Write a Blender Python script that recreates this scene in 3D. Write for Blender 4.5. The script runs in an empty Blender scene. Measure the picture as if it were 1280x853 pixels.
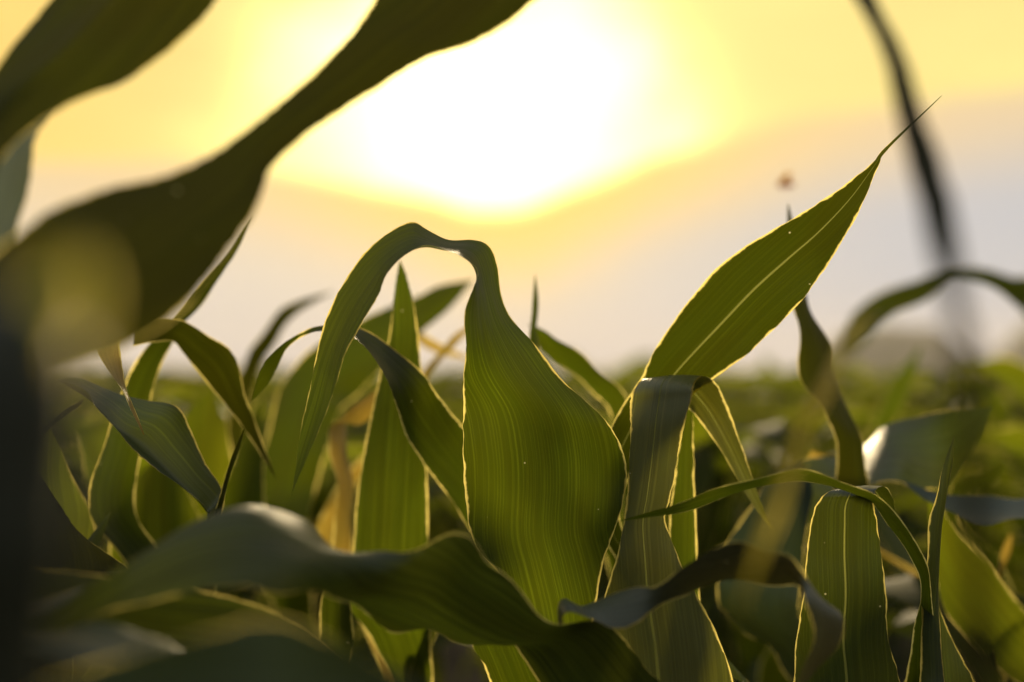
import bpy, math, random
import numpy as np
from mathutils import Vector
random.seed(7); np.random.seed(7)
sc = bpy.context.scene
COL = sc.collection
R = math.radians

# ------------------------------------------------------------------ camera
CAMZ = 0.76
LENS, SENS, W, H = 50.0, 36.0, 1280.0, 853.0
FP = W * LENS / SENS
PITCH = R(1.40)
cam = bpy.data.cameras.new('camera'); camo = bpy.data.objects.new('camera', cam); COL.objects.link(camo)
cam.lens = LENS; cam.sensor_width = SENS; cam.clip_start = 0.02; cam.clip_end = 20000
camo.location = (0, 0, CAMZ); camo.rotation_euler = (R(90) + PITCH, 0, 0)
cam.dof.use_dof = True; cam.dof.focus_distance = 0.815; cam.dof.aperture_fstop = 2.8
sc.camera = camo
FWD = np.array([0, math.cos(PITCH), math.sin(PITCH)])
UPV = np.array([0, -math.sin(PITCH), math.cos(PITCH)])
RGT = np.array([1.0, 0, 0])
ORG = np.array([0, 0, CAMZ])
def at(px, py, d):
    return ORG + d * (FWD + RGT * ((px - W / 2) / FP) + UPV * ((H / 2 - py) / FP))

# ------------------------------------------------------------------ helpers
def tag(o, label=None, cat=None, group=None, kind=None):
    if label: o['label'] = label
    if cat: o['category'] = cat
    if group: o['group'] = group
    if kind: o['kind'] = kind
    return o
def empty(name, loc):
    o = bpy.data.objects.new(name, None); COL.objects.link(o)
    o.location = loc; o.empty_display_size = 0.05
    return o
def mesh_obj(name, V, F, mat, parent=None, uv=None, uv2=None, smooth=True):
    me = bpy.data.meshes.new(name)
    me.from_pydata([tuple(v) for v in V], [], [tuple(f) for f in F])
    if uv is not None:
        li = np.empty(len(me.loops), dtype=np.int32); me.loops.foreach_get('vertex_index', li)
        l1 = me.uv_layers.new(name='span'); l1.data.foreach_set('uv', np.asarray(uv, dtype=np.float32)[li].ravel())
        l2 = me.uv_layers.new(name='edge'); l2.data.foreach_set('uv', np.asarray(uv2, dtype=np.float32)[li].ravel())
    if smooth: me.polygons.foreach_set('use_smooth', [True] * len(me.polygons))
    me.materials.append(mat); me.update()
    o = bpy.data.objects.new(name, me); COL.objects.link(o)
    if parent: o.parent = parent
    return o

# ------------------------------------------------------------------ node helpers
class NT:
    def __init__(s, tree):
        s.t = tree; tree.nodes.clear()
    def n(s, typ, **kw):
        nd = s.t.nodes.new(typ)
        for k, v in kw.items(): setattr(nd, k, v)
        return nd
    def l(s, a, b): s.t.links.new(a, b)
    def put(s, sock, v):
        if isinstance(v, bpy.types.NodeSocket): s.l(v, sock)
        else: sock.default_value = v
    def m(s, op, a, b=None, c=None, clamp=False):
        nd = s.n('ShaderNodeMath', operation=op, use_clamp=clamp)
        s.put(nd.inputs[0], a)
        if b is not None: s.put(nd.inputs[1], b)
        if c is not None: s.put(nd.inputs[2], c)
        return nd.outputs[0]
    def ss(s, v, a, b):
        nd = s.n('ShaderNodeMapRange', interpolation_type='SMOOTHSTEP')
        s.put(nd.inputs[0], v); s.put(nd.inputs[1], a); s.put(nd.inputs[2], b)
        nd.inputs[3].default_value = 0; nd.inputs[4].default_value = 1
        return nd.outputs[0]
    def mix(s, f, a, b):
        nd = s.n('ShaderNodeMix', data_type='RGBA')
        s.put(nd.inputs[0], f); s.put(nd.inputs[6], a); s.put(nd.inputs[7], b)
        return nd.outputs[2]
    def scale(s, col, k):
        nd = s.n('ShaderNodeVectorMath', operation='SCALE')
        s.put(nd.inputs[0], col); s.put(nd.inputs[3], k)
        return nd.outputs[0]
    def add(s, a, b):
        nd = s.n('ShaderNodeVectorMath', operation='ADD'); s.put(nd.inputs[0], a); s.put(nd.inputs[1], b)
        return nd.outputs[0]
    def comb(s, x, y, z):
        nd = s.n('ShaderNodeCombineXYZ'); s.put(nd.inputs[0], x); s.put(nd.inputs[1], y); s.put(nd.inputs[2], z)
        return nd.outputs[0]
    def noise(s, vec, scale, detail=3, rough=0.5):
        nd = s.n('ShaderNodeTexNoise'); s.put(nd.inputs['Vector'], vec)
        nd.inputs['Scale'].default_value = scale; nd.inputs['Detail'].default_value = detail; nd.inputs['Roughness'].default_value = rough
        return nd.outputs[0]

# ------------------------------------------------------------------ world and sun
SUN_EL, SUN_AZ = 10.6, 0.4
wd = bpy.data.worlds.new('World'); sc.world = wd; wd.use_nodes = True
w = NT(wd.node_tree)
sky = w.n('ShaderNodeTexSky', sky_type='NISHITA'); sky.sun_disc = False
sky.sun_elevation = R(SUN_EL); sky.sun_rotation = R(SUN_AZ); sky.dust_density = 3.0
bg1 = w.n('ShaderNodeBackground'); w.l(sky.outputs[0], bg1.inputs[0]); bg1.inputs[1].default_value = 0.05
geo = w.n('ShaderNodeTexCoord')
sep = w.n('ShaderNodeSeparateXYZ'); w.l(geo.outputs['Generated'], sep.inputs[0])
az = w.m('MULTIPLY', w.m('ARCTAN2', sep.outputs[0], sep.outputs[1]), 57.2958)
el = w.m('MULTIPLY', w.m('ARCSINE', sep.outputs[2]), 57.2958)
cl = w.noise(geo.outputs['Generated'], 7.0, 4, 0.55)
cl2 = w.noise(w.comb(w.m('MULTIPLY', az, 0.05), w.m('MULTIPLY', el, 0.22), 0.3), 1.6, 4, 0.55)
# lower border of the bright opening in the clouds, height in degrees over azimuth
fc = w.n('ShaderNodeFloatCurve')
cv = fc.mapping.curves[0]
def ax(a): return (a + 40) / 80
pts = [(-40, 6.5), (-22, 8.0), (-15, 8.2), (-9.5, 8.1), (-4, 7.3), (-0.4, 6.7), (3, 7.6), (6.8, 9.1), (13, 10.2), (20, 10.7), (40, 11.5)]
cv.points[0].location = (0, pts[0][1] / 20); cv.points[1].location = (1, pts[-1][1] / 20)
for a, e in pts[1:-1]: cv.points.new(ax(a), e / 20)
fc.mapping.update()
w.put(fc.inputs[1], w.m('DIVIDE', w.m('ADD', az, 40), 80, clamp=True))
edge = w.m('ADD', w.m('MULTIPLY', fc.outputs[0], 20), w.m('MULTIPLY', w.m('SUBTRACT', cl, 0.5), 1.2))
dele = w.m('SUBTRACT', el, edge)
up = w.ss(dele, -0.45, 0.5)
def gauss(x, c, s):
    q = w.m('DIVIDE', w.m('SUBTRACT', x, c), s)
    return w.m('EXPONENT', w.m('MULTIPLY', w.m('MULTIPLY', q, q), -1))
azw = w.m('ADD', az, w.m('MULTIPLY', w.m('SUBTRACT', cl, 0.5), 9.0)); elw = w.m('ADD', el, w.m('MULTIPLY', w.m('SUBTRACT', cl2, 0.5), 6.0))
ca = w.m('DIVIDE', w.m('SUBTRACT', azw, -1.3), 7.4); ce = w.m('DIVIDE', w.m('SUBTRACT', elw, 10.4), 5.8)
core = w.m('EXPONENT', w.m('MULTIPLY', w.m('POWER', w.m('ADD', w.m('MULTIPLY', ca, ca), w.m('MULTIPLY', ce, ce)), 1.5), -1.25))
kup = w.m('ADD', w.m('MULTIPLY', core, 5.0), w.m('ADD', 1.06, w.m('MULTIPLY', w.m('SUBTRACT', cl2, 0.5), 0.35)))
upper = w.scale(w.mix(w.ss(az, -9.0, -21.0), (1.02, 0.80, 0.26, 1), (1.05, 0.70, 0.18, 1)), kup)
nearsun = w.m('MULTIPLY', gauss(az, 0.5, 11.0), gauss(dele, 0.0, 3.2))
lowbase = w.mix(w.ss(az, -4.0, 17.0), (0.78, 0.69, 0.58, 1), (0.57, 0.57, 0.60, 1))
lowbase = w.mix(w.ss(el, 4.5, 0.0), lowbase, (0.64, 0.59, 0.59, 1))
lowbase = w.mix(w.m('MULTIPLY', w.ss(dele, -4.5, 0.0), 0.75), lowbase, (1.0, 0.70, 0.32, 1))
lower = w.mix(nearsun, lowbase, (1.14, 0.73, 0.16, 1))
front = w.mix(up, lower, upper)
# fade away from the sunset: over 24 degrees up and to the sides the sky is a plain blue grey
fa = w.m('MULTIPLY', w.m('SUBTRACT', 1.0, w.ss(w.m('ABSOLUTE', az), 24, 60)), w.m('SUBTRACT', 1.0, w.ss(el, 17, 34)))
amb = w.mix(w.ss(el, 0, 60), (0.30, 0.29, 0.27, 1), (0.66, 0.66, 0.64, 1))
colr = w.mix(fa, amb, front)
bg2 = w.n('ShaderNodeBackground'); w.l(colr, bg2.inputs[0]); bg2.inputs[1].default_value = 1.0
ad = w.n('ShaderNodeMixShader'); w.put(ad.inputs[0], w.m('ADD', 0.62, w.m('MULTIPLY', fa, 0.35)))   # the clouds cover most of the clear sky
w.l(bg1.outputs[0], ad.inputs[1]); w.l(bg2.outputs[0], ad.inputs[2])
wo = w.n('ShaderNodeOutputWorld'); w.l(ad.outputs[0], wo.inputs[0])

sl = bpy.data.lights.new('sun', 'SUN'); so = bpy.data.objects.new('sun', sl); COL.objects.link(so)
sl.energy = 4.8; sl.angle = R(12.0); sl.color = (1.0, 0.78, 0.46)
sd = Vector((math.sin(R(SUN_AZ)) * math.cos(R(SUN_EL)), math.cos(R(SUN_AZ)) * math.cos(R(SUN_EL)), math.sin(R(SUN_EL))))
so.rotation_euler = sd.to_track_quat('Z', 'Y').to_euler(); so.location = (0, 4, 6)

# ------------------------------------------------------------------ materials
def leaf_material(name, dif, tra, tmix, rough, veins=True, spec=0.5, mk=1.0, vk=1.0):
    mt = bpy.data.materials.new(name); mt.use_nodes = True
    t = NT(mt.node_tree)
    u1 = t.n('ShaderNodeUVMap', uv_map='span'); u2 = t.n('ShaderNodeUVMap', uv_map='edge')
    s1 = t.n('ShaderNodeSeparateXYZ'); t.l(u1.outputs[0], s1.inputs[0])
    s2 = t.n('ShaderNodeSeparateXYZ'); t.l(u2.outputs[0], s2.inputs[0])
    oi = t.n('ShaderNodeObjectInfo')
    rnd = oi.outputs['Random']
    off = t.m('MULTIPLY', rnd, 37.0)
    tc = t.n('ShaderNodeTexCoord')
    # veins: lines along the blade, in metres across it
    vx, vy = s1.outputs[0], s1.outputs[1]
    fine = t.noise(t.comb(t.m('MULTIPLY', vx, 1150.0), t.m('MULTIPLY', vy, 5.0), off), 1.0, 1, 0.4)
    mid = t.noise(t.comb(t.m('MULTIPLY', vx, 420.0), t.m('MULTIPLY', vy, 3.0), off), 1.0, 1, 0.5)
    broad = t.noise(t.comb(t.m('MULTIPLY', vx, 34.0), t.m('MULTIPLY', vy, 8.0), off), 1.0, 4, 0.6)
    ridge = t.noise(t.comb(t.m('MULTIPLY', vx, 150.0), t.m('MULTIPLY', vy, 4.0), t.m('ADD', off, 9.0)), 1.0, 2, 0.5)
    finel = t.ss(fine, 0.46, 0.66)
    midl = t.ss(mid, 0.62, 0.72)
    vein = t.m('MULTIPLY', t.m('MULTIPLY', t.m('ADD', t.m('MULTIPLY', finel, 0.5), t.m('MULTIPLY', midl, 0.6)), vk), t.m('ADD', 0.35, t.noise(t.comb(t.m('MULTIPLY', vx, 60.0), t.m('MULTIPLY', vy, 30.0), off), 1.0, 2, 0.5)))
    blotch = t.ss(broad, 0.35, 0.70)
    # pale thin leaf margin, its gold tint also painting in the backlit rim glow
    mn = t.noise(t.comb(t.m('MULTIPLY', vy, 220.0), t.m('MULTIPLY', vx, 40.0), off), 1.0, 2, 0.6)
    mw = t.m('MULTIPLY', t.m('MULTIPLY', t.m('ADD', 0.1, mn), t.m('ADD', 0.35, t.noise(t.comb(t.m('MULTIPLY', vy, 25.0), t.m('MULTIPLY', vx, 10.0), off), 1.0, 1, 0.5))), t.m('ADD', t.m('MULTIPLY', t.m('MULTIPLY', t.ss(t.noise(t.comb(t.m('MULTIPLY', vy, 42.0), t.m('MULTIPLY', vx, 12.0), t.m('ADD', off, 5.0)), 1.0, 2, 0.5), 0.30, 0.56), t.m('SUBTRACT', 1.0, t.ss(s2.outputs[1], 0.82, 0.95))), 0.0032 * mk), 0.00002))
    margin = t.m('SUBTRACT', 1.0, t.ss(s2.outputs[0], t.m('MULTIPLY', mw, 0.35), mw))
    # sparse pale specks and a few dark ones
    vo = t.n('ShaderNodeTexVoronoi'); t.put(vo.inputs['Vector'], t.comb(vx, vy, off)); vo.inputs['Scale'].default_value = 95
    spk = t.m('MULTIPLY', t.m('SUBTRACT', 1.0, t.ss(vo.outputs['Distance'], 0.03, 0.07)), 1.0)
    vsel = t.n('ShaderNodeSeparateXYZ'); t.l(vo.outputs['Color'], vsel.inputs[0])
    pale = t.m('MULTIPLY', spk, t.m('GREATER_THAN', vsel.outputs[0], 0.86))
    dark = t.m('MULTIPLY', spk, t.m('LESS_THAN', vsel.outputs[0], 0.05))
    hue = t.m('ADD', 0.82, t.m('MULTIPLY', rnd, 0.36))
    d0 = t.mix(vein, tuple(dif) + (1,), tuple(c * k for c, k in zip(dif, (1.4, 1.3, 1.4))) + (1,))
    d0 = t.mix(blotch, t.scale(d0, 0.8), d0)
    d0 = t.scale(d0, hue)
    t0 = t.mix(vein, tuple(c * 0.76 for c in tra) + (1,), tuple(c * k for c, k in zip(tra, (1.75, 1.65, 2.2))) + (1,))
    t0 = t.mix(blotch, t.mix(0.5, t0, (tra[0] * 0.78, tra[1] * 0.58, tra[2] * 0.5, 1)), t0)
    t0 = t.scale(t0, hue)
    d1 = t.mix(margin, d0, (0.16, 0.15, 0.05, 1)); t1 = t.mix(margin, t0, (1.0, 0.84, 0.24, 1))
    d1 = t.mix(pale, d1, (0.5, 0.5, 0.3, 1)); t1 = t.mix(pale, t1, (0.8, 0.75, 0.4, 1))
    d1 = t.mix(dark, d1, (0.02, 0.015, 0.008, 1)); t1 = t.mix(dark, t1, (0.02, 0.012, 0.004, 1))
    pb = t.n('ShaderNodeBsdfPrincipled')
    t.l(d1, pb.inputs['Base Color'])
    t.put(pb.inputs['Roughness'], t.m('ADD', rough - 0.06, t.m('MULTIPLY', blotch, 0.12)))
    pb.inputs['Specular IOR Level'].default_value = spec
    tr = t.n('ShaderNodeBsdfTranslucent'); t.l(t1, tr.inputs[0])
    mx = t.n('ShaderNodeMixShader')
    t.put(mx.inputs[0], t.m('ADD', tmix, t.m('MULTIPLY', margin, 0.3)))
    t.l(pb.outputs[0], mx.inputs[1]); t.l(tr.outputs[0], mx.inputs[2])
    if veins:
        bp = t.n('ShaderNodeBump'); bp.inputs['Strength'].default_value = 0.5; bp.inputs['Distance'].default_value = 0.0006
        t.l(t.m('ADD', t.m('MULTIPLY', vein, 0.7), t.m('ADD', t.m('MULTIPLY', ridge, 3.5), t.m('MULTIPLY', broad, 4.0))), bp.inputs['Height']); t.l(bp.outputs[0], pb.inputs['Normal']); t.l(bp.outputs[0], tr.inputs['Normal'])
    o = t.n('ShaderNodeOutputMaterial'); t.l(mx.outputs[0], o.inputs[0])
    return mt
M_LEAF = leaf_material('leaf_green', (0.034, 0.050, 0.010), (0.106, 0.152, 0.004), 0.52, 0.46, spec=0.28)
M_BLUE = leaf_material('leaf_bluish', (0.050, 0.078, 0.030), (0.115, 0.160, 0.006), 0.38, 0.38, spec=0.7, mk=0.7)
M_SKY = leaf_material('leaf_sky_sheen', (0.055, 0.085, 0.072), (0.06, 0.09, 0.01), 0.2, 0.46, spec=0.5, mk=0.8)  # blue put into the leaf colour as sheen of the sky
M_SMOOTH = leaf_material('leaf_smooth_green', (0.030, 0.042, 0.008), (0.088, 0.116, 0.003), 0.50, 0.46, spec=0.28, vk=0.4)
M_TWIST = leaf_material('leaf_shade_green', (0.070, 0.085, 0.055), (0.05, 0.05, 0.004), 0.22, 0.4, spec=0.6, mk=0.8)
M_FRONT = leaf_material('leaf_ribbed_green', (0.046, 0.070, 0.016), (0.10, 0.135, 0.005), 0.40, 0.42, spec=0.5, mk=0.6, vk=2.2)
M_PALE = leaf_material('leaf_grey_sky_sheen', (0.180, 0.195, 0.070), (0.135, 0.150, 0.008), 0.40, 0.42, spec=0.7)  # base colour paled to carry the sky reflection on the hooked leaf
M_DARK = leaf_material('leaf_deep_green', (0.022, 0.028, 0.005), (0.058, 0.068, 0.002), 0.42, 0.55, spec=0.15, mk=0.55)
M_DRY_LIT = leaf_material('leaf_dry_and_sunlit', (0.20, 0.16, 0.045), (0.75, 0.55, 0.07), 0.5, 0.5)  # dry yellow; also colours in the sunlit glow of small leaf bits
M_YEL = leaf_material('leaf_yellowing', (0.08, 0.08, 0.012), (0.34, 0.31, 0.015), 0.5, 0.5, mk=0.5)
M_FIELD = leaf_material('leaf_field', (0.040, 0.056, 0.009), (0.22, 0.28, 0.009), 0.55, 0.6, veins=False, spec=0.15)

def simple_mat(name, c1, c2, scale, rough=0.6, tra=None, stretch=(1, 1, 1), bump=0.0):
    mt = bpy.data.materials.new(name); mt.use_nodes = True
    t = NT(mt.node_tree); tc = t.n('ShaderNodeTexCoord')
    mp = t.n('ShaderNodeMapping'); t.l(tc.outputs['Object'], mp.inputs[0]); mp.inputs['Scale'].default_value = stretch
    nz = t.noise(mp.outputs[0], scale, 5, 0.6)
    c = t.mix(t.ss(nz, 0.3, 0.7), tuple(c1) + (1,), tuple(c2) + (1,))
    pb = t.n('ShaderNodeBsdfPrincipled'); t.l(c, pb.inputs['Base Color']); pb.inputs['Roughness'].default_value = rough
    out = pb.outputs[0]
    if bump:
        bp = t.n('ShaderNodeBump'); bp.inputs['Strength'].default_value = bump; t.l(nz, bp.inputs['Height']); t.l(bp.outputs[0], pb.inputs['Normal'])
    if tra:
        tr = t.n('ShaderNodeBsdfTranslucent'); tr.inputs[0].default_value = tuple(tra) + (1,)
        mx = t.n('ShaderNodeMixShader'); mx.inputs[0].default_value = 0.4
        t.l(out, mx.inputs[1]); t.l(tr.outputs[0], mx.inputs[2]); out = mx.outputs[0]
    o = t.n('ShaderNodeOutputMaterial'); t.l(out, o.inputs[0])
    return mt
M_STEM = simple_mat('stem_green', (0.05, 0.075, 0.02), (0.09, 0.11, 0.035), 30, 0.45, stretch=(12, 12, 1), bump=0.15)
M_TEAL = leaf_material('leaf_teal_sky_sheen', (0.16, 0.21, 0.17), (0.16, 0.22, 0.13), 0.4, 0.4, spec=0.6, mk=0.3)  # teal base paints in the sky reflected off the turned blade
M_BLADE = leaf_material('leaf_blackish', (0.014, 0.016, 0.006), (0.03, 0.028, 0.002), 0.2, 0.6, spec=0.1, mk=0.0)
M_STALK = simple_mat('stalk_dark_green', (0.016, 0.022, 0.010), (0.028, 0.032, 0.014), 30, 0.5, stretch=(12, 12, 1), bump=0.15)
M_RIB = simple_mat('midrib_pale', (0.16, 0.18, 0.06), (0.20, 0.22, 0.08), 60, 0.45, tra=(0.42, 0.44, 0.09))
M_SOIL = simple_mat('soil', (0.035, 0.024, 0.015), (0.085, 0.06, 0.038), 9, 0.95, bump=0.6)
M_CANOPY = simple_mat('far_crop', (0.030, 0.042, 0.010), (0.065, 0.085, 0.018), 1.4, 0.7, tra=(0.12, 0.14, 0.01))
M_HILL = simple_mat('far_hill', (0.035, 0.042, 0.022), (0.06, 0.055, 0.032), 0.03, 0.9)
M_BUG = simple_mat('insect_amber', (0.5, 0.2, 0.02), (0.6, 0.26, 0.03), 300, 0.4, tra=(1.0, 0.5, 0.05))

# ------------------------------------------------------------------ leaf geometry
def catmull(P, n):
    P = np.asarray(P, float); k = len(P)
    Q = np.vstack([2 * P[0] - P[1], P, 2 * P[-1] - P[-2]])
    out = []
    for i in range(k - 1):
        p0, p1, p2, p3 = Q[i:i + 4]
        for t in np.linspace(0, 1, n, endpoint=False):
            out.append(0.5 * (2 * p1 + (p2 - p0) * t + (2 * p0 - 5 * p1 + 4 * p2 - p3) * t * t + (3 * p1 - p0 - 3 * p2 + p3) * t ** 3))
    out.append(P[-1])
    return np.array(out)
def unit(v): return v / np.maximum(np.linalg.norm(v, axis=-1, keepdims=True), 1e-9)

def leaf_geo(Ls, Rs, n=6, nac=12, fold=0.10, wave=0.05, mid=0.5, rs=None, vfold=0.0, wl=0.055, rib=0.0):
    """Ls, Rs: left and right margin of the blade, 3D, base to tip. Returns V, F, uv, uv2, mid curve, normals, widths."""
    rs = rs or random
    L = catmull(Ls, n); Rr = catmull(Rs, n)
    m = len(L)
    C = (L + Rr) / 2
    seg = np.linalg.norm(np.diff(C, axis=0), axis=1); arc = np.concatenate([[0], np.cumsum(seg)])
    ac = Rr - L; Wd = np.linalg.norm(ac, axis=1)
    tang = unit(np.gradient(C, axis=0))
    N = unit(np.cross(unit(ac), tang))
    for i in range(1, m):                         # keep normals continuous
        if np.dot(N[i], N[i - 1]) < -0.2 and Wd[i] < 0.004: N[i] = N[i - 1]
    ph1, ph2 = rs.uniform(0, 6.28), rs.uniform(0, 6.28)
    S = np.linspace(0, 1, nac + 1)
    if rib: S = np.concatenate([np.linspace(0, mid - rib, nac // 2 + 1), np.linspace(mid + rib, 1, nac // 2 + 1)])
    nc = len(S)
    V, uv, uv2 = [], [], []
    tt = arc / arc[-1]
    for j, s in enumerate(S):
        q = (s - mid) / (mid if s < mid else 1 - mid)          # -1..1
        prof = fold * (1 - q * q) * 0.6 + vfold * (1 - abs(q))
        wv = wave * (abs(q) ** 2.5) * (np.sin(arc / wl * 6.28 + (ph1 if q < 0 else ph2)) + 0.5 * np.sin(arc / wl * 2.45 * 6.28 / 2 + ph2 * 2))
        offs = Wd * (prof + wv)
        jit = 0.0
        P = L + ac * s + N * offs[:, None]
        if j in (0, nc - 1):
            jn = np.array([rs.uniform(-1, 1) for _ in range(m)]) * np.minimum(0.00035, Wd * 0.04)
            P = P + unit(ac) * jn[:, None]
        V.append(P)
        uv.append(np.stack([(s - mid) * Wd, arc], 1))
        uv2.append(np.stack([min(s, 1 - s) * Wd + (1 - tt) * 0.0, tt], 1))
    V = np.array(V).transpose(1, 0, 2).reshape(-1, 3)
    uv = np.array(uv).transpose(1, 0, 2).reshape(-1, 2); uv2 = np.array(uv2).transpose(1, 0, 2).reshape(-1, 2)
    k = nc
    F = [(i * k + j, i * k + j + 1, (i + 1) * k + j + 1, (i + 1) * k + j) for i in range(m - 1) for j in range(nc - 1) if not (rib and j == nac // 2)]
    mc = L + ac * mid + N * (Wd * (fold * 0.6 + vfold))[:, None]
    return V, F, uv, uv2, mc, N, Wd, unit(ac), tt

def rib_geo(V, nac, N, Wd):
    """the midrib: a low ridge filling the gap left between the two halves of the blade"""
    k = nac + 2; m = len(V) // k; R0, F = [], []
    for i in range(m):
        p, q = V[i * k + nac // 2], V[i * k + nac // 2 + 1]; c = (p + q) / 2; h = np.linalg.norm(q - p)
        R0 += [p, c * 0.5 + p * 0.5 + N[i] * h * 0.28, c + N[i] * h * 0.36, c * 0.5 + q * 0.5 + N[i] * h * 0.28, q]
    for i in range(m - 1):
        for e in range(4): F.append((i * 5 + e, i * 5 + e + 1, (i + 1) * 5 + e + 1, (i + 1) * 5 + e))
    return np.array(R0), F

def tube_geo(P, rad, k=12):
    P = np.asarray(P, float); V, F = [], []
    for i, p in enumerate(P):
        for a in range(k):
            th = 6.2832 * a / k
            V.append(p + rad[i] * np.array([math.cos(th), math.sin(th), 0]))
    for i in range(len(P) - 1):
        for a in range(k):
            F.append((i * k + a, i * k + (a + 1) % k, (i + 1) * k + (a + 1) % k, (i + 1) * k + a))
    F.append(tuple((len(P) - 1) * k + a for a in range(k)))
    return np.array(V), F
def stem_geo(h, r0=0.013, r1=0.008, lean=(0, 0), rs=random):
    zs, rads = [], []
    z, first = -0.02, True
    nodes = [0.05, 0.13, 0.23, 0.34, 0.46, 0.60, 0.76]
    for zz in np.arange(-0.02, h + 0.001, 0.01):
        b = sum(0.0026 * math.exp(-((zz - q) / 0.007) ** 2) for q in nodes if q < h - 0.02)
        zs.append(zz); rads.append(r0 + (r1 - r0) * max(0, zz) / h + b)
    rads[-1] *= 0.5
    P = [(lean[0] * zz + 0.002 * math.sin(zz * 17), lean[1] * zz, zz) for zz in zs]
    return tube_geo(P, rads)

# ------------------------------------------------------------------ the traced plants
LEAVES = {}     # plant -> list of leaves
def leaf(plant, st, d, tw=0.0, sg=1, tip=None, mat=None, label=None, rib=False, fold=0.10, vfold=0.0, wave=0.05, mid=0.5, neck=True, nac=12, n=6):
    """st: margin pairs (xL, yL, xR, yR) in photograph pixels, base to tip; d: depth in metres, (first, last) or one per station.
    tw: real blade width in metres at its widest; where the blade is seen narrower it turns edge-on (sg: which margin is farther)."""
    k = len(st) + (1 if tip else 0)
    if isinstance(d, (int, float)): d = (d, d)
    ds = np.interp(np.linspace(0, 1, k), np.linspace(0, 1, len(d)), d)
    Ls, Rs = [], []
    for i in range(k):
        if i < len(st):
            xl, yl, xr, yr = st[i]
            a, b = at(xl, yl, ds[i]), at(xr, yr, ds[i])
            wp = np.linalg.norm(a - b); t = i / (k - 1)
            want = tw * min(1.0, 0.45 + 1.4 * t) * min(1.0, (1.03 - t) * 2.2)
            ex = math.sqrt(max(0.0, (0.92 * want) ** 2 - wp * wp)) * 0.5 * (sg if isinstance(sg, (int, float)) else np.interp(t, np.linspace(0, 1, len(sg)), sg))
            a, b = at(xl, yl, ds[i] - ex), at(xr, yr, ds[i] + ex)
        else:
            a, b = at(tip[0] - 0.5, tip[1], ds[i]), at(tip[0] + 0.5, tip[1], ds[i])
        Ls.append(a); Rs.append(b)
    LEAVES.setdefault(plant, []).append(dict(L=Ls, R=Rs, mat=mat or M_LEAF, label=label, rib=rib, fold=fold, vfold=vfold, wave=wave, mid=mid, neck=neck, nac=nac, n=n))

# --- the plant with the big folded leaf in focus
leaf('hero', [(700,850,724,850),(686,815,733,815),(662,768,743,765),(625,718,755,702),(591,675,769,660),(581,612,783,608),(579,560,780,568),(579,505,757,526),(580,450,690,461),(584,396,649,408),(592,352,628,368),(592,338,619,333),(583,324,609,309),(569,312,590,300),(553,309,561,298),(530,310,536,287),(505,323,514,278),(481,344,481,296),(471,372,449,324),(453,405,421,366),(432,441,405,410),(421,475,394,450),(408,517,383,505),(388,562,373,560)],
     (0.83, 0.82, 0.81, 0.805, 0.80, 0.79, 0.785, 0.78), tip=(364, 620), tw=0.072, sg=1, label='large sharp upright leaf folded over at its narrow top, tip hanging down', fold=-0.10, wave=0.022, nac=22)
leaf('hero', [(700,754,704,772),(726,757,738,774),(763,742,768,786),(795,733,796,779),(820,732,824,758),(850,711,851,744),(885,694,890,733),(925,676,930,728),(958,684,965,726),(985,693,988,729),(1006,718,1000,736),(1028,746,1008,749),(1052,770,1015,776),(1047,805,1014,806),(1022,838,1000,842)],
     (0.72, 0.70, 0.68, 0.67, 0.68), tip=(994, 872), tw=0.05, sg=(-1, -1, 0.3, 1, 1, -0.5, -1, -1), mat=M_TWIST, label='dark twisted leaf reaching sideways with a pale hooked tip', fold=0.12, wave=0.04)
leaf('hero', [(715,930,860,900),(674,853,805,832),(640,806,757,780),(606,803,692,777),(562,800,652,743),(520,789,616,706),(478,780,586,670),(437,757,530,685),(398,742,470,690),(352,738,424,686),(300,735,372,651),(240,740,320,628),(170,755,250,650),(90,782,172,696),(30,806,92,750)],
     (0.745, 0.72, 0.68, 0.63, 0.58, 0.54), tip=(-60, 822), tw=0.125, sg=(-0.5, -0.5, -0.5, -0.4, 0.7, 1, 1, 1), label='wide wavy leaf sweeping low across the front, silvery along its crest', mat=M_FRONT, fold=0.17, wave=0.03, nac=18)
leaf('hero', [(590,800,660,790),(604,830,672,825),(622,875,690,870)][::-1], 0.86, tip=(610, 740), label=None, rib=False)
# --- the plant with the hooked leaf and the tall pointed leaf
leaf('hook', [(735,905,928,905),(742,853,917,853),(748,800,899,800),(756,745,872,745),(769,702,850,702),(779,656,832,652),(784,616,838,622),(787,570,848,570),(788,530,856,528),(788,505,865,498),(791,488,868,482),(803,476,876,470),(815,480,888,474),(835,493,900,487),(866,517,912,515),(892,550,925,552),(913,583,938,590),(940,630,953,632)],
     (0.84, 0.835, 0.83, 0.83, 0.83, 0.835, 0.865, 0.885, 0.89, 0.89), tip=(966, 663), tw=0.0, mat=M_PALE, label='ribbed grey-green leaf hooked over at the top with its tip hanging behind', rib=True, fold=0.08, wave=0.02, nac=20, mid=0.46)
leaf('hook', [(735,640,775,650),(748,580,790,590),(766,529,812,545),(800,474,852,505),(823,430,894,473),(860,377,946,432),(901,331,986,393),(950,297,1021,351),(1000,268,1046,314),(1050,236,1075,262),(1090,204,1098,208),(1107,184,1110,187)],
     (0.90, 0.88, 0.85, 0.83, 0.82), tip=(1177, 120), tw=0.0, mat=M_SMOOTH, label='long pointed leaf rising to a needle tip, small pale specks', rib=True, fold=-0.09, wave=0.018, nac=18)
leaf('hook', [(828,760,874,760),(834,690,872,690),(840,620,869,620),(848,560,867,560),(855,520,866,520)], 0.90, tip=(862, 488), fold=0.1)
leaf('hook', [(925,900,990,905),(915,850,975,858)][::-1], (0.87,0.9), tip=(900,815), mat=M_BLUE)
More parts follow.
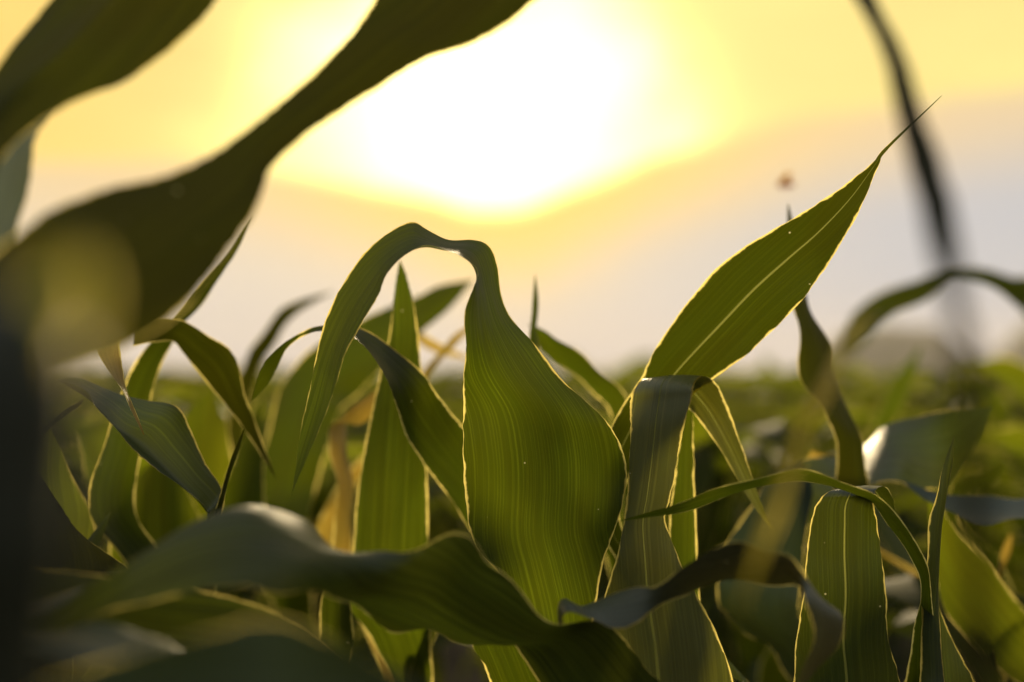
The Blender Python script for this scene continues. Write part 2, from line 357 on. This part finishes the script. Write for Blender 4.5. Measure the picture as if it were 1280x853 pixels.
# --- the plant on the right with the thin arching leaf
leaf('arch', [(985,915,1137,910),(992,850,1122,842),(996,795,1110,795),(1004,745,1108,744),(1008,695,1101,690),(1013,659,1097,655),(1019,634,1093,632),(1029,620,1094,621),(1043,613,1097,612),(1062,611,1108,609),(1084,622,1117,626)],
     (0.82, 0.81, 0.80, 0.80, 0.80, 0.80, 0.81, 0.835, 0.85), tip=(1119, 665), label='broad deep green ribbed leaf bent over at its top', rib=True, fold=0.07, wave=0.02, nac=20, mat=M_BLUE)
leaf('arch', [(1152,735,1163,732),(1138,698,1157,700),(1110,657,1132,657),(1091,628,1102,626),(1065,618,1072,608),(1028,606,1034,595),(994,601,995,589),(950,609,950,595),(895,626,890,614),(850,641,850,628),(815,647,815,639)],
     (0.80, 0.79, 0.77, 0.76, 0.755), tip=(772, 652), tw=0.042, sg=-1, label='thin dark blade arching across, seen nearly edge-on', fold=0.05, wave=0.02)
leaf('arch', [(1146,900,1184,900),(1150,840,1180,840),(1152,780,1175,780),(1155,720,1172,720),(1161,660,1174,660),(1171,620,1182,620),(1178,585,1190,585)], 0.82, tip=(1193, 545), tw=0.013, label='rolled young leaf standing upright', fold=0.5, mat=M_BLUE)
leaf('arch', [(1110,910,1235,900),(1126,865,1221,858),(1146,810,1194,805),(1160,775,1177,768)], 0.87, tip=(1168, 735), mat=M_BLUE)
# --- behind the big leaf, left
leaf('blade', [(600,700,650,610),(577,645,600,556),(548,605,577,531),(525,573,560,510),(506,542,546,492),(495,505,525,462),(485,476,497,440),(464,445,470,421),(442,423,447,409),(420,414,425,406),(390,416,392,409),(360,434,357,427),(347,460,334,450),(335,481,322,473)],
     (0.98, 0.93, 0.89, 0.88, 0.88, 0.88), tip=(313, 504), tw=0.042, sg=(1, 1, 1, 1, 1, 0.2, -1, -1), label='green leaf with a bright rim, bending over to a thin pale tip', fold=-0.08, wave=0.02)
leaf('blade', [(436,760,536,760),(440,700,535,700),(446,629,535,630),(452,580,533,580),(460,535,530,520),(474,470,527,465),(487,417,522,412),(491,380,516,375),(496,345,508,345)], 0.97, tip=(500, 326), label='narrow leaf standing straight up to a sharp tip', fold=0.14, wave=0.03, rib=False)
leaf('blade', [(414,720,444,720),(418,660,442,660),(420,610,440,612),(414,562,436,556),(408,534,428,522),(430,518,447,532),(452,500,462,522)], 1.08, tip=(482, 480), tw=0.04, mat=M_DRY_LIT, label='yellowed curled leaf catching the light')
leaf('blade', [(385,860,440,850),(398,800,442,790),(402,750,438,748)], 0.92, tip=(425, 690))
# --- left, behind the wavy leaf
leaf('nod', [(168,398,166,432),(224,399,211,426),(262,420,231,446),(285,436,253,469),(299,460,271,493),(306,490,287,514),(317,523,306,538)], (0.92, 0.95, 0.97), tip=(348, 604), mat=M_DARK, label='dark nodding leaf with its tip hanging down', tw=0.03, neck=False)
leaf('nod', [(110,640,170,640),(128,560,178,560),(158,475,196,470),(190,425,222,420),(225,385,246,385),(258,345,278,345),(288,308,299,306)], 0.98, tip=(314, 270), tw=0.03, label='leaf slanting up behind the dark foreground leaf')
leaf('nod', [(90,380,150,372),(108,410,150,405),(123,440,150,437),(140,470,155,468),(153,490,160,489),(163,512,168,510)], 0.80, tip=(180, 544), mat=M_DRY_LIT, tw=0.02, neck=False, label='dry shrivelled leaf tip hanging down')
leaf('nod', [(278,640,262,662),(276,612,256,636),(258,579,234,615),(240,540,195,584),(223,511,160,557),(190,502,138,531),(155,491,122,506),(115,479,112,492),(90,474,90,482)], (0.86, 0.85, 0.85), tip=(71, 476), mat=M_BLUE, tw=0.05, sg=-1, fold=0.0, vfold=0.22, mid=0.72, label='bluish leaf creased lengthwise with a shining fold')
leaf('nod', [(106,498,100,508),(84,512,80,524),(60,528,52,542)], 0.9, tip=(10, 572), mat=M_DARK, tw=0.02, neck=False)
leaf('nod', [(268,640,278,642),(280,600,286,602),(292,565,297,567)], 0.86, tip=(306, 535), tw=0.01, mat=M_DARK)
# --- lower left
leaf('low', [(-30,760,150,760),(-20,700,132,700),(0,640,112,646),(10,585,86,588)], 1.02, tip=(50, 520), fold=0.12, mat=M_FIELD)
leaf('low', [(250,720,330,716),(268,650,332,646),(286,590,330,590),(304,545,330,548)], 1.12, tip=(324, 508), fold=0.1)
leaf('low', [(-10,860,90,850),(20,790,100,775),(60,735,112,722),(96,690,124,682)], 0.90, tip=(138, 640), mat=M_BLUE, fold=0.12)
leaf('low', [(-70,800,190,745),(-70,740,160,712),(-60,690,137,695),(-40,650,102,666),(-10,615,78,637)], (0.84, 0.85), tip=(42, 585), mat=M_DARK, fold=0.15)
leaf('low', [(130,780,262,760),(134,710,262,690),(140,655,248,640),(164,610,224,600)], 1.08, tip=(192, 574), mat=M_FIELD, label='bright green leaf lit from behind', fold=0.1)
leaf('low', [(190,700,310,690),(205,630,302,630),(216,570,292,574),(231,520,284,536)], 1.22, tip=(262, 486), mat=M_FIELD)
# --- behind left, out of focus
leaf('dim', [(300,680,380,690),(320,600,395,610),(338,530,415,545),(350,485,425,515),(382,443,452,488),(430,412,490,450),(480,386,520,422),(523,370,540,405),(550,357,564,384)], (1.25, 1.35), tip=(592, 350), label='blurred slanting leaf', fold=0.1)
leaf('dim', [(512,402,516,418),(526,416,524,430),(548,428,545,441)], 1.3, tip=(596, 452), mat=M_DRY_LIT, tw=0.02, neck=False)
leaf('dim', [(505,520,520,522),(526,468,537,470),(552,436,562,440),(572,416,580,420)], 1.2, tip=(600, 402), tw=0.015, mat=M_DRY_LIT)
leaf('dim', [(285,560,310,565),(290,500,315,505),(302,460,322,470),(323,424,342,430),(346,392,360,405),(370,377,377,388)], 1.45, tip=(418, 364), tw=0.03, mat=M_DARK)
# --- just right of the big leaf, behind
leaf('side', [(800,560,770,560),(782,493,760,512),(744,459,740,488),(706,429,702,460),(680,413,676,436)], (1.06, 1.04), tip=(660, 404), tw=0.03, mat=M_LEAF, label='orange-rimmed leaf leaning left')
leaf('side', [(655,520,690,520),(658,460,678,460),(661,420,672,420),(665,385,673,385)], 1.0, tip=(669, 344), tw=0.015)
leaf('side', [(790,620,745,640),(770,550,735,560),(735,510,715,525),(705,475,695,490)], 1.15, tip=(676, 445), tw=0.03, label='yellow leaf lit through')
# --- right, behind: dark twisted leaf and the bluish leaf
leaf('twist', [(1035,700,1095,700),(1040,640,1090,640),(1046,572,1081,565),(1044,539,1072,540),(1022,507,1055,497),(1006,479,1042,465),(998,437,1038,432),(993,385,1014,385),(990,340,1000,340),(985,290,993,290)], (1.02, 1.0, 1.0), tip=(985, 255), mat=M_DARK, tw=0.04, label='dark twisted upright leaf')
leaf('twist', [(985,600,1000,680),(1000,575,1015,655),(1045,570,1060,632),(1081,557,1090,606),(1111,531,1120,602),(1145,520,1150,613),(1190,512,1190,604),(1220,511,1218,560)], (1.08, 1.05, 1.04), tip=(1240, 508), mat=M_BLUE, tw=0.09, sg=-1, fold=0.05, wave=0.012, label='bluish leaf reaching right with a bright rim')
leaf('twist', [(900,760,1000,770),(905,690,1003,720),(940,632,1010,650),(962,600,1016,612)], 1.04, tip=(1000, 575), mat=M_SKY, fold=0.15)
# --- far right, behind
leaf('edge', [(1350,860,1300,900),(1330,825,1290,870),(1282,765,1240,830),(1240,712,1203,790),(1200,665,1174,742)], (1.08, 1.05), tip=(1158, 618), mat=M_FIELD, label='large green leaf lit through from behind', fold=0.1)
leaf('edge', [(1340,616,1340,655),(1300,618,1300,652),(1240,622,1240,652),(1180,617,1185,642)], 1.0, tip=(1125, 600), tw=0.06, sg=-1, mat=M_SKY)
leaf('edge', [(1235,770,1250,775),(1240,722,1250,724),(1249,692,1262,692)], 1.2, tip=(1264, 668), tw=0.02, mat=M_DRY_LIT)
leaf('edge', [(1180,640,1200,650),(1195,606,1222,612),(1225,590,1246,600)], 1.2, tip=(1256, 574), tw=0.03)
leaf('edge', [(1060,600,1095,600),(1082,555,1112,550),(1104,500,1132,500),(1122,468,1142,468)], 1.75, tip=(1152, 432), label='blurred upright leaf tip')
leaf('edge', [(1005,640,1018,644),(1004,590,1014,592),(1012,566,1018,576),(1028,570,1029,582)], 1.2, tip=(1050, 572), mat=M_DRY_LIT)  # small lit crescent, its glow carried by the yellow colour
# --- foreground, upper left
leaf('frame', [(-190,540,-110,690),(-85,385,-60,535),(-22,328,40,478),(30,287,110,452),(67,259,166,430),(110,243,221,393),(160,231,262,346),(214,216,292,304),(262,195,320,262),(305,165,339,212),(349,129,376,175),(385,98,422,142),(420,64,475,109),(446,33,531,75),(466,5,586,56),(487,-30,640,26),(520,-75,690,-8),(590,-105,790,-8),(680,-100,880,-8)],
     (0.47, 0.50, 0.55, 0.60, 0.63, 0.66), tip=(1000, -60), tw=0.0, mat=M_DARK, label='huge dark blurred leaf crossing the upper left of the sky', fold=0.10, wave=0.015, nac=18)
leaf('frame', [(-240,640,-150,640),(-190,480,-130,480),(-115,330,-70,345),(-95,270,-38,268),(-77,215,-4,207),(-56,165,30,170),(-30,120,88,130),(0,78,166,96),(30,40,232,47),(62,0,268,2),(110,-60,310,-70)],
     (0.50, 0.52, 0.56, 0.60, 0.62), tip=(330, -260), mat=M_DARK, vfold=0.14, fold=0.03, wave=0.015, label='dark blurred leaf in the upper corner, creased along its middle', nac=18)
leaf('frame', [(-80,480,84,470),(-30,432,102,424),(30,385,122,374)], 0.195, tip=(104, 305), mat=M_LEAF, neck=False)  # added leaf tip, shaped to give a blurred yellow-green glow above the stalk
leaf('frame', [(-150,470,-20,440),(-90,370,12,335),(-40,290,28,268),(-10,225,38,215),(8,180,46,172),(40,135,66,142)], (0.56, 0.62), tip=(110, 92), mat=M_TEAL, label='blade end below the dark corner leaf, sky sheen coloured in as pale teal')
# --- foreground, bottom left
leaf('front', [(-80,840,-60,985),(40,850,50,985),(150,822,155,985),(250,792,262,985),(340,777,360,1000),(420,800,440,1000),(490,838,505,985),(580,885,590,965)], (0.40, 0.41, 0.42), tip=(690, 955), mat=M_SKY, label='very blurred leaf along the bottom edge', fold=-0.2)
leaf('front', [(-40,705,-40,790),(60,712,50,812),(187,728,165,838),(262,741,250,842),(337,762,330,842),(386,788,380,850),(445,832,436,868)], (0.62, 0.66, 0.68), tip=(530, 890), mat=M_FRONT, label='dark leaf with an orange rim', fold=0.1)
leaf('front', [(-60,778,-60,818),(50,786,50,822),(130,790,130,826),(206,796,206,826)], 0.52, tip=(290, 830), mat=M_BLUE, tw=0.05, sg=-1)
leaf('front', [(-60,757,-60,790),(0,757,0,784),(60,748,60,768)], 0.58, tip=(110, 734), mat=M_BLUE, tw=0.04, sg=-1)
# --- foreground, right
leaf('bow', [(1420,520,1440,620),(1360,395,1380,475),(1300,352,1300,412),(1272,343,1276,384),(1234,336,1236,362),(1192,341,1190,354),(1150,347,1157,372),(1098,367,1114,398),(1062,400,1088,424)],
     (0.50, 0.52, 0.54, 0.52, 0.50), tip=(1046, 462), tw=0.025, mat=M_BLUE, label='blurred arching leaf bending down out of the sky')
leaf('bow', [(1092,384,1100,392),(1066,409,1075,419),(1042,448,1054,455),(1021,489,1034,493),(1000,531,1014,538),(974,601,988,604),(951,670,963,676)],
     (0.50, 0.44, 0.40, 0.39), tip=(924, 768), tw=0.014, mat=M_YEL, neck=False, label='blurred yellow drooping blade in front of the field')
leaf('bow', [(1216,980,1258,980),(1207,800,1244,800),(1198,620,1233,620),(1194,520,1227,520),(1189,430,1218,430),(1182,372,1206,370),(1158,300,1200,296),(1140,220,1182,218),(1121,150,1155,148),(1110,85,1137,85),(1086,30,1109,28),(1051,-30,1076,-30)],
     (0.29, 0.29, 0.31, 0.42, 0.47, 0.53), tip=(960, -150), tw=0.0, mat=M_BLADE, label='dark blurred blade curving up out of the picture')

STEMS = {'hero': (715, 0.83), 'hook': (835, 0.93), 'arch': (1150, 0.88), 'blade': (520, 1.00), 'nod': (240, 0.98), 'low': (60, 1.12), 'dim': (380, 1.40), 'side': (800, 1.14), 'twist': (1040, 1.12), 'edge': (1270, 1.22), 'frame': (-60, 0.20), 'front': (-330, 0.55), 'bow': (1400, 0.46)}
LABELS = {
 'hero': 'corn plant in sharp focus with the large leaf folded over in the middle',
 'hook': 'corn plant with the ribbed hooked leaf and the long leaf pointing up to the right',
 'arch': 'corn plant with the thin arching leaf and the broad bent leaf at lower right',
 'blade': 'corn plant behind the big folded leaf, with one narrow leaf standing straight up',
 'nod': 'corn plant with a bluish creased leaf and a dark nodding leaf, left of the middle',
 'low': 'corn plant in the shade at lower left with one bright green backlit leaf',
 'dim': 'soft blurred corn plant behind the drooping tip of the big folded leaf',
 'side': 'corn plant with a short orange-rimmed leaf leaning left, just behind the big folded leaf',
 'twist': 'corn plant with a dark twisted upright leaf and a bluish leaf behind the thin arch',
 'edge': 'blurred corn plant at the right edge with a large translucent green leaf',
 'frame': 'close dark blurred corn plant whose two huge leaves cross the sky at upper left',
 'front': 'close blurred corn plant with low dark leaves along the bottom left',
 'bow': 'close blurred corn plant with a thin dark blade curving up against the sky at right',
}
MATN = {}
def build_plant(key):
    px, d = STEMS[key]
    sx, sy = float(at(px, 470, d)[0]), float(at(px, 470, d)[1])
    root = empty('corn_plant', (sx, sy, 0))
    tag(root, LABELS[key], 'corn plant')
    base = np.array([sx, sy, 0.0])
    top = 0.25
    rs = random.Random(key)
    for lf in LEAVES[key]:
        L = [np.array(p) for p in lf['L']]; Rr = [np.array(p) for p in lf['R']]
        c0 = (L[0] + Rr[0]) / 2; hd = math.hypot(c0[0] - sx, c0[1] - sy)
        w0 = np.linalg.norm(Rr[0] - L[0]); dirw = (Rr[0] - L[0]) / max(w0, 1e-6)
        if lf['neck']:
            za = min(c0[2] - 0.06 - 0.5 * hd, 0.55); za = max(0.12, za)
            A = np.array([sx, sy, za])
            side = np.array([-(c0[1] - sy), c0[0] - sx, 0.0]); ns = np.linalg.norm(side)
            side = side / ns if ns > 0.01 else np.array([1.0, 0, 0])
            if np.dot(side, dirw) < 0: side = -side
            M1 = A * 0.55 + c0 * 0.45; M1[2] = za + 0.62 * (c0[2] - za)
            dm = unit(side + dirw)
            ww = max(0.02, min(w0, 0.05))
            A0 = A - np.array([0, 0, 0.03])
            L = [A0 - side * 0.009, A - side * 0.013, M1 - dm * ww * 0.42] + L
            Rr = [A0 + side * 0.009, A + side * 0.013, M1 + dm * ww * 0.42] + Rr
            top = max(top, za + 0.02)
        V, F, uv, uv2, mc, N, Wd, Aa, tt = leaf_geo([p - base for p in L], [p - base for p in Rr], lf['n'], lf['nac'], lf['fold'], lf['wave'], lf['mid'], rs, lf['vfold'], rib=0.013 if lf['rib'] else 0.0)
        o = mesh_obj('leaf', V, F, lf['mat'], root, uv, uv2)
        if lf['label']: o['label'] = lf['label']
        if lf['rib']:
            rv, rf = rib_geo(V, lf['nac'], N, Wd)
            mesh_obj('midrib', rv, rf, M_RIB, o)
    if key == 'frame':
        P, rad = [], []
        for px_, py_, hw in [(-60,1500,128),(-58,1150,126),(-54,950,124),(-50,800,124),(-46,720,132),(-44,690,140),(-40,650,130),(-30,540,132),(-22,450,124),(-18,405,112),(-14,375,84),(-12,360,46)]:
            p = at(px_, py_, 0.20); P.append(p - base); rad.append(hw / FP * 0.20)
        P.insert(0, P[0] - np.array([0.004, -0.01, P[0][2] + 0.02])); rad.insert(0, 0.020)
        V, F = tube_geo(P, rad, 24)
        mesh_obj('stem', V, F, M_STALK, root); return root
    V, F = stem_geo(top)
    mesh_obj('stem', V, F, M_STEM, root)
    return root
for k in LEAVES: build_plant(k)

# ------------------------------------------------------------------ generic field plants
def blade3d(rs, z0, azm, length, width, rise, droop, nst=9):
    """margins of one arching blade leaving the stem at height z0"""
    C, ang = [np.array([0.0, 0, z0])], rise
    h = np.array([math.cos(azm), math.sin(azm), 0]); side = np.array([-math.sin(azm), math.cos(azm), 0])
    st = length / (nst - 1); tw0 = rs.uniform(-0.5, 0.5); bend = rs.uniform(-0.25, 0.25)
    Ls, Rs = [], []
    for i in range(nst):
        t = i / (nst - 1)
        if i:
            ang -= droop * (0.35 + 1.5 * t) / (nst - 1)
            hh = h + side * bend * t
            C.append(C[-1] + st * (hh * math.cos(ang) + np.array([0, 0, math.sin(ang)])))
        wd = width * min(1, 0.35 + 2.4 * t) * max(0.02, (1 - t) ** 0.75 if t > 0.45 else 1 * (0.55 ** 0.75) / (0.55 ** 0.75)) if t <= 0.45 else width * max(0.012, ((1 - t) / 0.55) ** 0.8)
        roll = tw0 * t * 2.2
        up = np.array([0, 0, 1.0]) * math.cos(ang) - h * math.sin(ang)
        sd = side * math.cos(roll) + up * math.sin(roll)
        Ls.append(C[-1] - sd * wd / 2); Rs.append(C[-1] + sd * wd / 2)
    return Ls, Rs
def plant_spec(rs, hgt):
    az0 = rs.uniform(0, 6.28); out = []
    nl = rs.randint(7, 9)
    for i in range(nl):
        t = i / (nl - 1)
        z0 = hgt * (0.14 + 0.52 * t)
        a = az0 + (math.pi if i % 2 else 0) + rs.uniform(-0.45, 0.45)
        ln = hgt * rs.uniform(0.62, 0.85) * (0.75 + 0.4 * math.sin(math.pi * min(1, t * 1.1)))
        rise = R(rs.uniform(48, 66) + 16 * t)
        dr = R(rs.uniform(95, 150) - 45 * t)
        out.append(blade3d(rs, z0, a, ln * (0.8 if i == nl - 1 else 1), hgt * rs.uniform(0.085, 0.115), rise, dr))
    return out
def make_field_proto(seed, hgt=0.72, n=3, nac=4):
    rs = random.Random(seed); root = empty('corn_plant', (0, 0, 0)); kids = []
    for Ls, Rs in plant_spec(rs, hgt):
        V, F, uv, uv2, *_ = leaf_geo(Ls, Rs, n, nac, 0.12, 0.06, 0.5, rs, 0.0, 0.07)
        kids.append(mesh_obj('leaf', V, F, M_FIELD, root, uv, uv2))
    V, F = stem_geo(hgt * 0.68, 0.011, 0.006); kids.append(mesh_obj('stem', V, F, M_STEM, root))
    zmax = max(max(v.co.z for v in k.data.vertices) for k in kids)
    return root, kids, zmax
GROUP = 'corn plants in the field behind the sharp ones'
FLABEL = 'green corn plant blurred in the field behind the sharp leaves'
protos = [make_field_proto(100 + i) for i in range(6)]
used = set()
def place_near(i, x, y, top, rz):
    root, kids, zm = protos[i]
    if i in used:
        r = root.copy(); COL.objects.link(r)
        for kd in kids:
            c = kd.copy(); COL.objects.link(c); c.parent = r
    else: r = root; used.add(i)
    r.location = (x, y, 0); s = top / zm; r.scale = (s, s, s); r.rotation_euler = (0, 0, rz)
    tag(r, FLABEL, 'corn plant', GROUP)
# low-detail single-mesh plants for the distance
def merged(Vs, Fs, U1, U2):
    o = 0; F = []
    for V, f in zip(Vs, Fs):
        F += [tuple(i + o for i in q) for q in f]; o += len(V)
    return np.vstack(Vs), F, np.vstack(U1), np.vstack(U2)
def far_geo(seed, hgt=0.72, n=1, nac=2, nst=9):
    rs = random.Random(seed); Vs, Fs, U1, U2 = [], [], [], []
    for Ls, Rs in plant_spec(rs, hgt):
        V, F, uv, uv2, *_ = leaf_geo(Ls, Rs, n, nac, 0.14, 0.05, 0.5, rs, 0.0, 0.07)
        Vs.append(V); Fs.append(F); U1.append(uv); U2.append(uv2)
    P = [(0, 0, z) for z in (0, hgt * 0.35, hgt * 0.68)]
    V, F = tube_geo(P, [0.011, 0.009, 0.005], 6); Vs.append(V); Fs.append(F)
    U1.append(np.full((len(V), 2), 0.02)); U2.append(np.full((len(V), 2), 0.02))
    return merged(Vs, Fs, U1, U2)
farg = [far_geo(300 + i) for i in range(8)]
farz = [g[0][:, 2].max() for g in farg]
rs = random.Random(11)
spots = []
ROW, STEP = 0.62, 0.21
y = 1.5
for yy in np.arange(1.45, 46, STEP):
    half = 0.385 * yy + 0.5
    for xr in np.arange(-ROW * 60 + 0.25, ROW * 60, ROW):
        if abs(xr) <= half: spots.append((xr + rs.uniform(-0.06, 0.06), yy + rs.uniform(-0.06, 0.06)))
spots.sort(key=lambda s: s[1])
farm = {}
n_near = n_mid = 0
SV, SF, SU1, SU2 = [], [], [], []
for k, (x, y) in enumerate(spots):
    top = rs.uniform(0.62, 0.76) if y < 3 else rs.uniform(0.66, 0.80)
    if y < 2.6 and x < 0.05: top += 0.03
    if 1.9 < y < 9 and rs.random() < 0.12: top += 0.07
    if y < 3: top -= 0.03 * max(0, min(1, (x / y - 0.05) * 8))
    rz = rs.uniform(0, 6.28)
    if y < 4.2:
        place_near(rs.randrange(6), x, y, top, rz); n_near += 1
    elif n_near + n_mid < 285:
        i = rs.randrange(8)
        if i not in farm:
            farm[i] = mesh_obj('corn_plant', farg[i][0], farg[i][1], M_FIELD, None, farg[i][2], farg[i][3]); o = farm[i]
        else: o = farm[i].copy(); COL.objects.link(o)
        s = top / farz[i]
        o.location = (x, y, 0); o.scale = (s, s, s); o.rotation_euler = (0, 0, rz); tag(o, FLABEL, 'corn plant', GROUP); n_mid += 1
    else:
        i = rs.randrange(8); s = top / farz[i]; c, q = math.cos(rz), math.sin(rz)
        V = farg[i][0] * s
        SV.append(np.stack([V[:, 0] * c - V[:, 1] * q + x, V[:, 0] * q + V[:, 1] * c + y, V[:, 2]], 1)); SF.append(farg[i][1]); SU1.append(farg[i][2]); SU2.append(farg[i][3])
V, F, a, b = merged(SV, SF, SU1, SU2)
tag(mesh_obj('corn_crop', V, F, M_FIELD, None, a, b), 'distant corn crop merging into one green mass below the horizon', 'crop', None, 'stuff')
print('plants', n_near, n_mid, len(SV))

# ------------------------------------------------------------------ ground, far crop, hills
def grid(xs, ys, zf):
    V = [(x, y, zf(x, y)) for y in ys for x in xs]; k = len(xs)
    F = [(j * k + i, j * k + i + 1, (j + 1) * k + i + 1, (j + 1) * k + i) for j in range(len(ys) - 1) for i in range(k - 1)]
    return V, F
V, F = grid(np.linspace(-6000, 6000, 25), np.linspace(-3000, 9000, 25), lambda x, y: 0.0)
tag(mesh_obj('ground', V, F, M_SOIL, None), None, None, None, 'structure')
# canopy of the crop from 45 m on: uneven top of the same height as the plants
rs2 = np.random.RandomState(3)
ys = np.concatenate([np.arange(44, 90, 0.5), np.geomspace(90, 900, 120)])
Vc, k = [], 160
for yv in ys:
    for u in np.linspace(-0.55, 0.55, k):
        Vc.append((u * (yv + 10), yv + rs2.uniform(-0.1, 0.1), 0.50 + rs2.uniform(0, 0.26) ** 1.0))
Fc = [(j * k + i, j * k + i + 1, (j + 1) * k + i + 1, (j + 1) * k + i) for j in range(len(ys) - 1) for i in range(k - 1)]
tag(mesh_obj('far_crop', Vc, Fc, M_CANOPY, None), 'far corn field seen as a flat green band under the hazy hills', 'crop', None, 'stuff')
def hill_h(azd):
    h = 4 + 33 * math.exp(-((azd - 15.0) / 2.8) ** 4) + 46 / (1 + math.exp(-(azd - 19.3) / 0.5)) + 4 * math.exp(-((azd + 14) / 8) ** 2) + 5 * math.exp(-((azd - 6) / 4) ** 2)
    return h + 1.3 * math.sin(azd * 3.1) + 0.8 * math.sin(azd * 7.7 + 1) + 0.5 * math.sin(azd * 17 + 2)
Vh, azs, rr = [], np.linspace(-50, 50, 300), [900, 930, 990, 1060, 1160, 1400]
fr = [0, 0.45, 0.85, 1.0, 0.9, 0.0]
for r_, f_ in zip(rr, fr):
    for a_ in azs: Vh.append((r_ * math.sin(R(a_)), r_ * math.cos(R(a_)), hill_h(a_) * f_ + (0.6 * math.sin(a_ * 31 + r_) if 0 < f_ else -1)))
k = len(azs)
Fh = [(j * k + i, j * k + i + 1, (j + 1) * k + i + 1, (j + 1) * k + i) for j in range(len(rr) - 1) for i in range(k - 1)]
tag(mesh_obj('hills', Vh, Fh, M_HILL, None), None, None, None, 'structure')

# ------------------------------------------------------------------ a small insect in the air
bm_c = at(983, 231, 1.5)
ins = empty('insect', tuple(bm_c)); ins.scale = (2.0, 2.0, 2.0); tag(ins, 'tiny orange insect hovering blurred against the pale sky', 'insect')
def ellipsoid(c, r, k=10, m=8):
    V, F = [], []
    for j in range(m + 1):
        ph = math.pi * j / m
        for i in range(k):
            th = 6.2832 * i / k
            V.append((c[0] + r[0] * math.cos(ph), c[1] + r[1] * math.sin(ph) * math.cos(th), c[2] + r[2] * math.sin(ph) * math.sin(th)))
    for j in range(m):
        for i in range(k): F.append((j * k + i, j * k + (i + 1) % k, (j + 1) * k + (i + 1) % k, (j + 1) * k + i))
    return V, F
def prof_body():
    V, F, k = [], [], 12
    prof = [(-0.0050, 0.0002), (-0.0042, 0.0012), (-0.0025, 0.0019), (-0.0008, 0.0014), (-0.0002, 0.0008), (0.0004, 0.0015), (0.0016, 0.0018), (0.0026, 0.0011), (0.0030, 0.0012), (0.0038, 0.0012), (0.0043, 0.0003)]
    for x, r in prof:
        for i in range(k): V.append((x, r * math.cos(6.2832 * i / k), r * math.sin(6.2832 * i / k)))
    for j in range(len(prof) - 1):
        for i in range(k): F.append((j * k + i, j * k + (i + 1) % k, (j + 1) * k + (i + 1) % k, (j + 1) * k + i))
    return V, F
mesh_obj('body', *prof_body(), M_BUG, ins)
for s in (-1, 1):
    Wv = [(0.001, 0.001 * s, 0.0015), (0.0022, 0.004 * s, 0.0045), (0.001, 0.0055 * s, 0.006), (-0.0024, 0.005 * s, 0.0042), (-0.003, 0.0025 * s, 0.0015)]
    mesh_obj('wing', Wv, [(0, 1, 2, 3, 4)], M_BUG, ins)

# ------------------------------------------------------------------ haze
HAZE = True
if HAZE:
    mh = bpy.data.materials.new('haze_air'); mh.use_nodes = True
    t = NT(mh.node_tree)
    pv = t.n('ShaderNodeVolumePrincipled'); pv.inputs['Color'].default_value = (0.9, 0.86, 0.8, 1); pv.inputs['Density'].default_value = 0.0003
    pv.inputs['Anisotropy'].default_value = 0.3
    o = t.n('ShaderNodeOutputMaterial'); t.l(pv.outputs[0], o.inputs['Volume'])
    x0, x1, y0, y1, z0, z1 = -1400, 1400, -60, 1500, -1, 45
    Vb = [(x, y, z) for z in (z0, z1) for y in (y0, y1) for x in (x0, x1)]
    Fb = [(0, 2, 3, 1), (4, 5, 7, 6), (0, 1, 5, 4), (2, 6, 7, 3), (0, 4, 6, 2), (1, 3, 7, 5)]
    tag(mesh_obj('haze', Vb, Fb, mh, None, smooth=False), 'thin evening haze over the field fading the far hills', 'haze', None, 'stuff')

# ------------------------------------------------------------------ render settings
sc.render.engine = 'CYCLES'
cy = sc.cycles
cy.use_denoising = True; cy.denoiser = 'OPENIMAGEDENOISE'
cy.max_bounces = 8; cy.diffuse_bounces = 3; cy.glossy_bounces = 2; cy.transmission_bounces = 5; cy.transparent_max_bounces = 6; cy.volume_bounces = 0
cy.sample_clamp_indirect = 8; cy.use_adaptive_sampling = True; cy.adaptive_threshold = 0.02
sc.view_settings.view_transform = 'Standard'; sc.view_settings.look = 'None'
sc.view_settings.exposure = 0.0; sc.view_settings.gamma = 1.0; sc.view_settings.use_curve_mapping = False
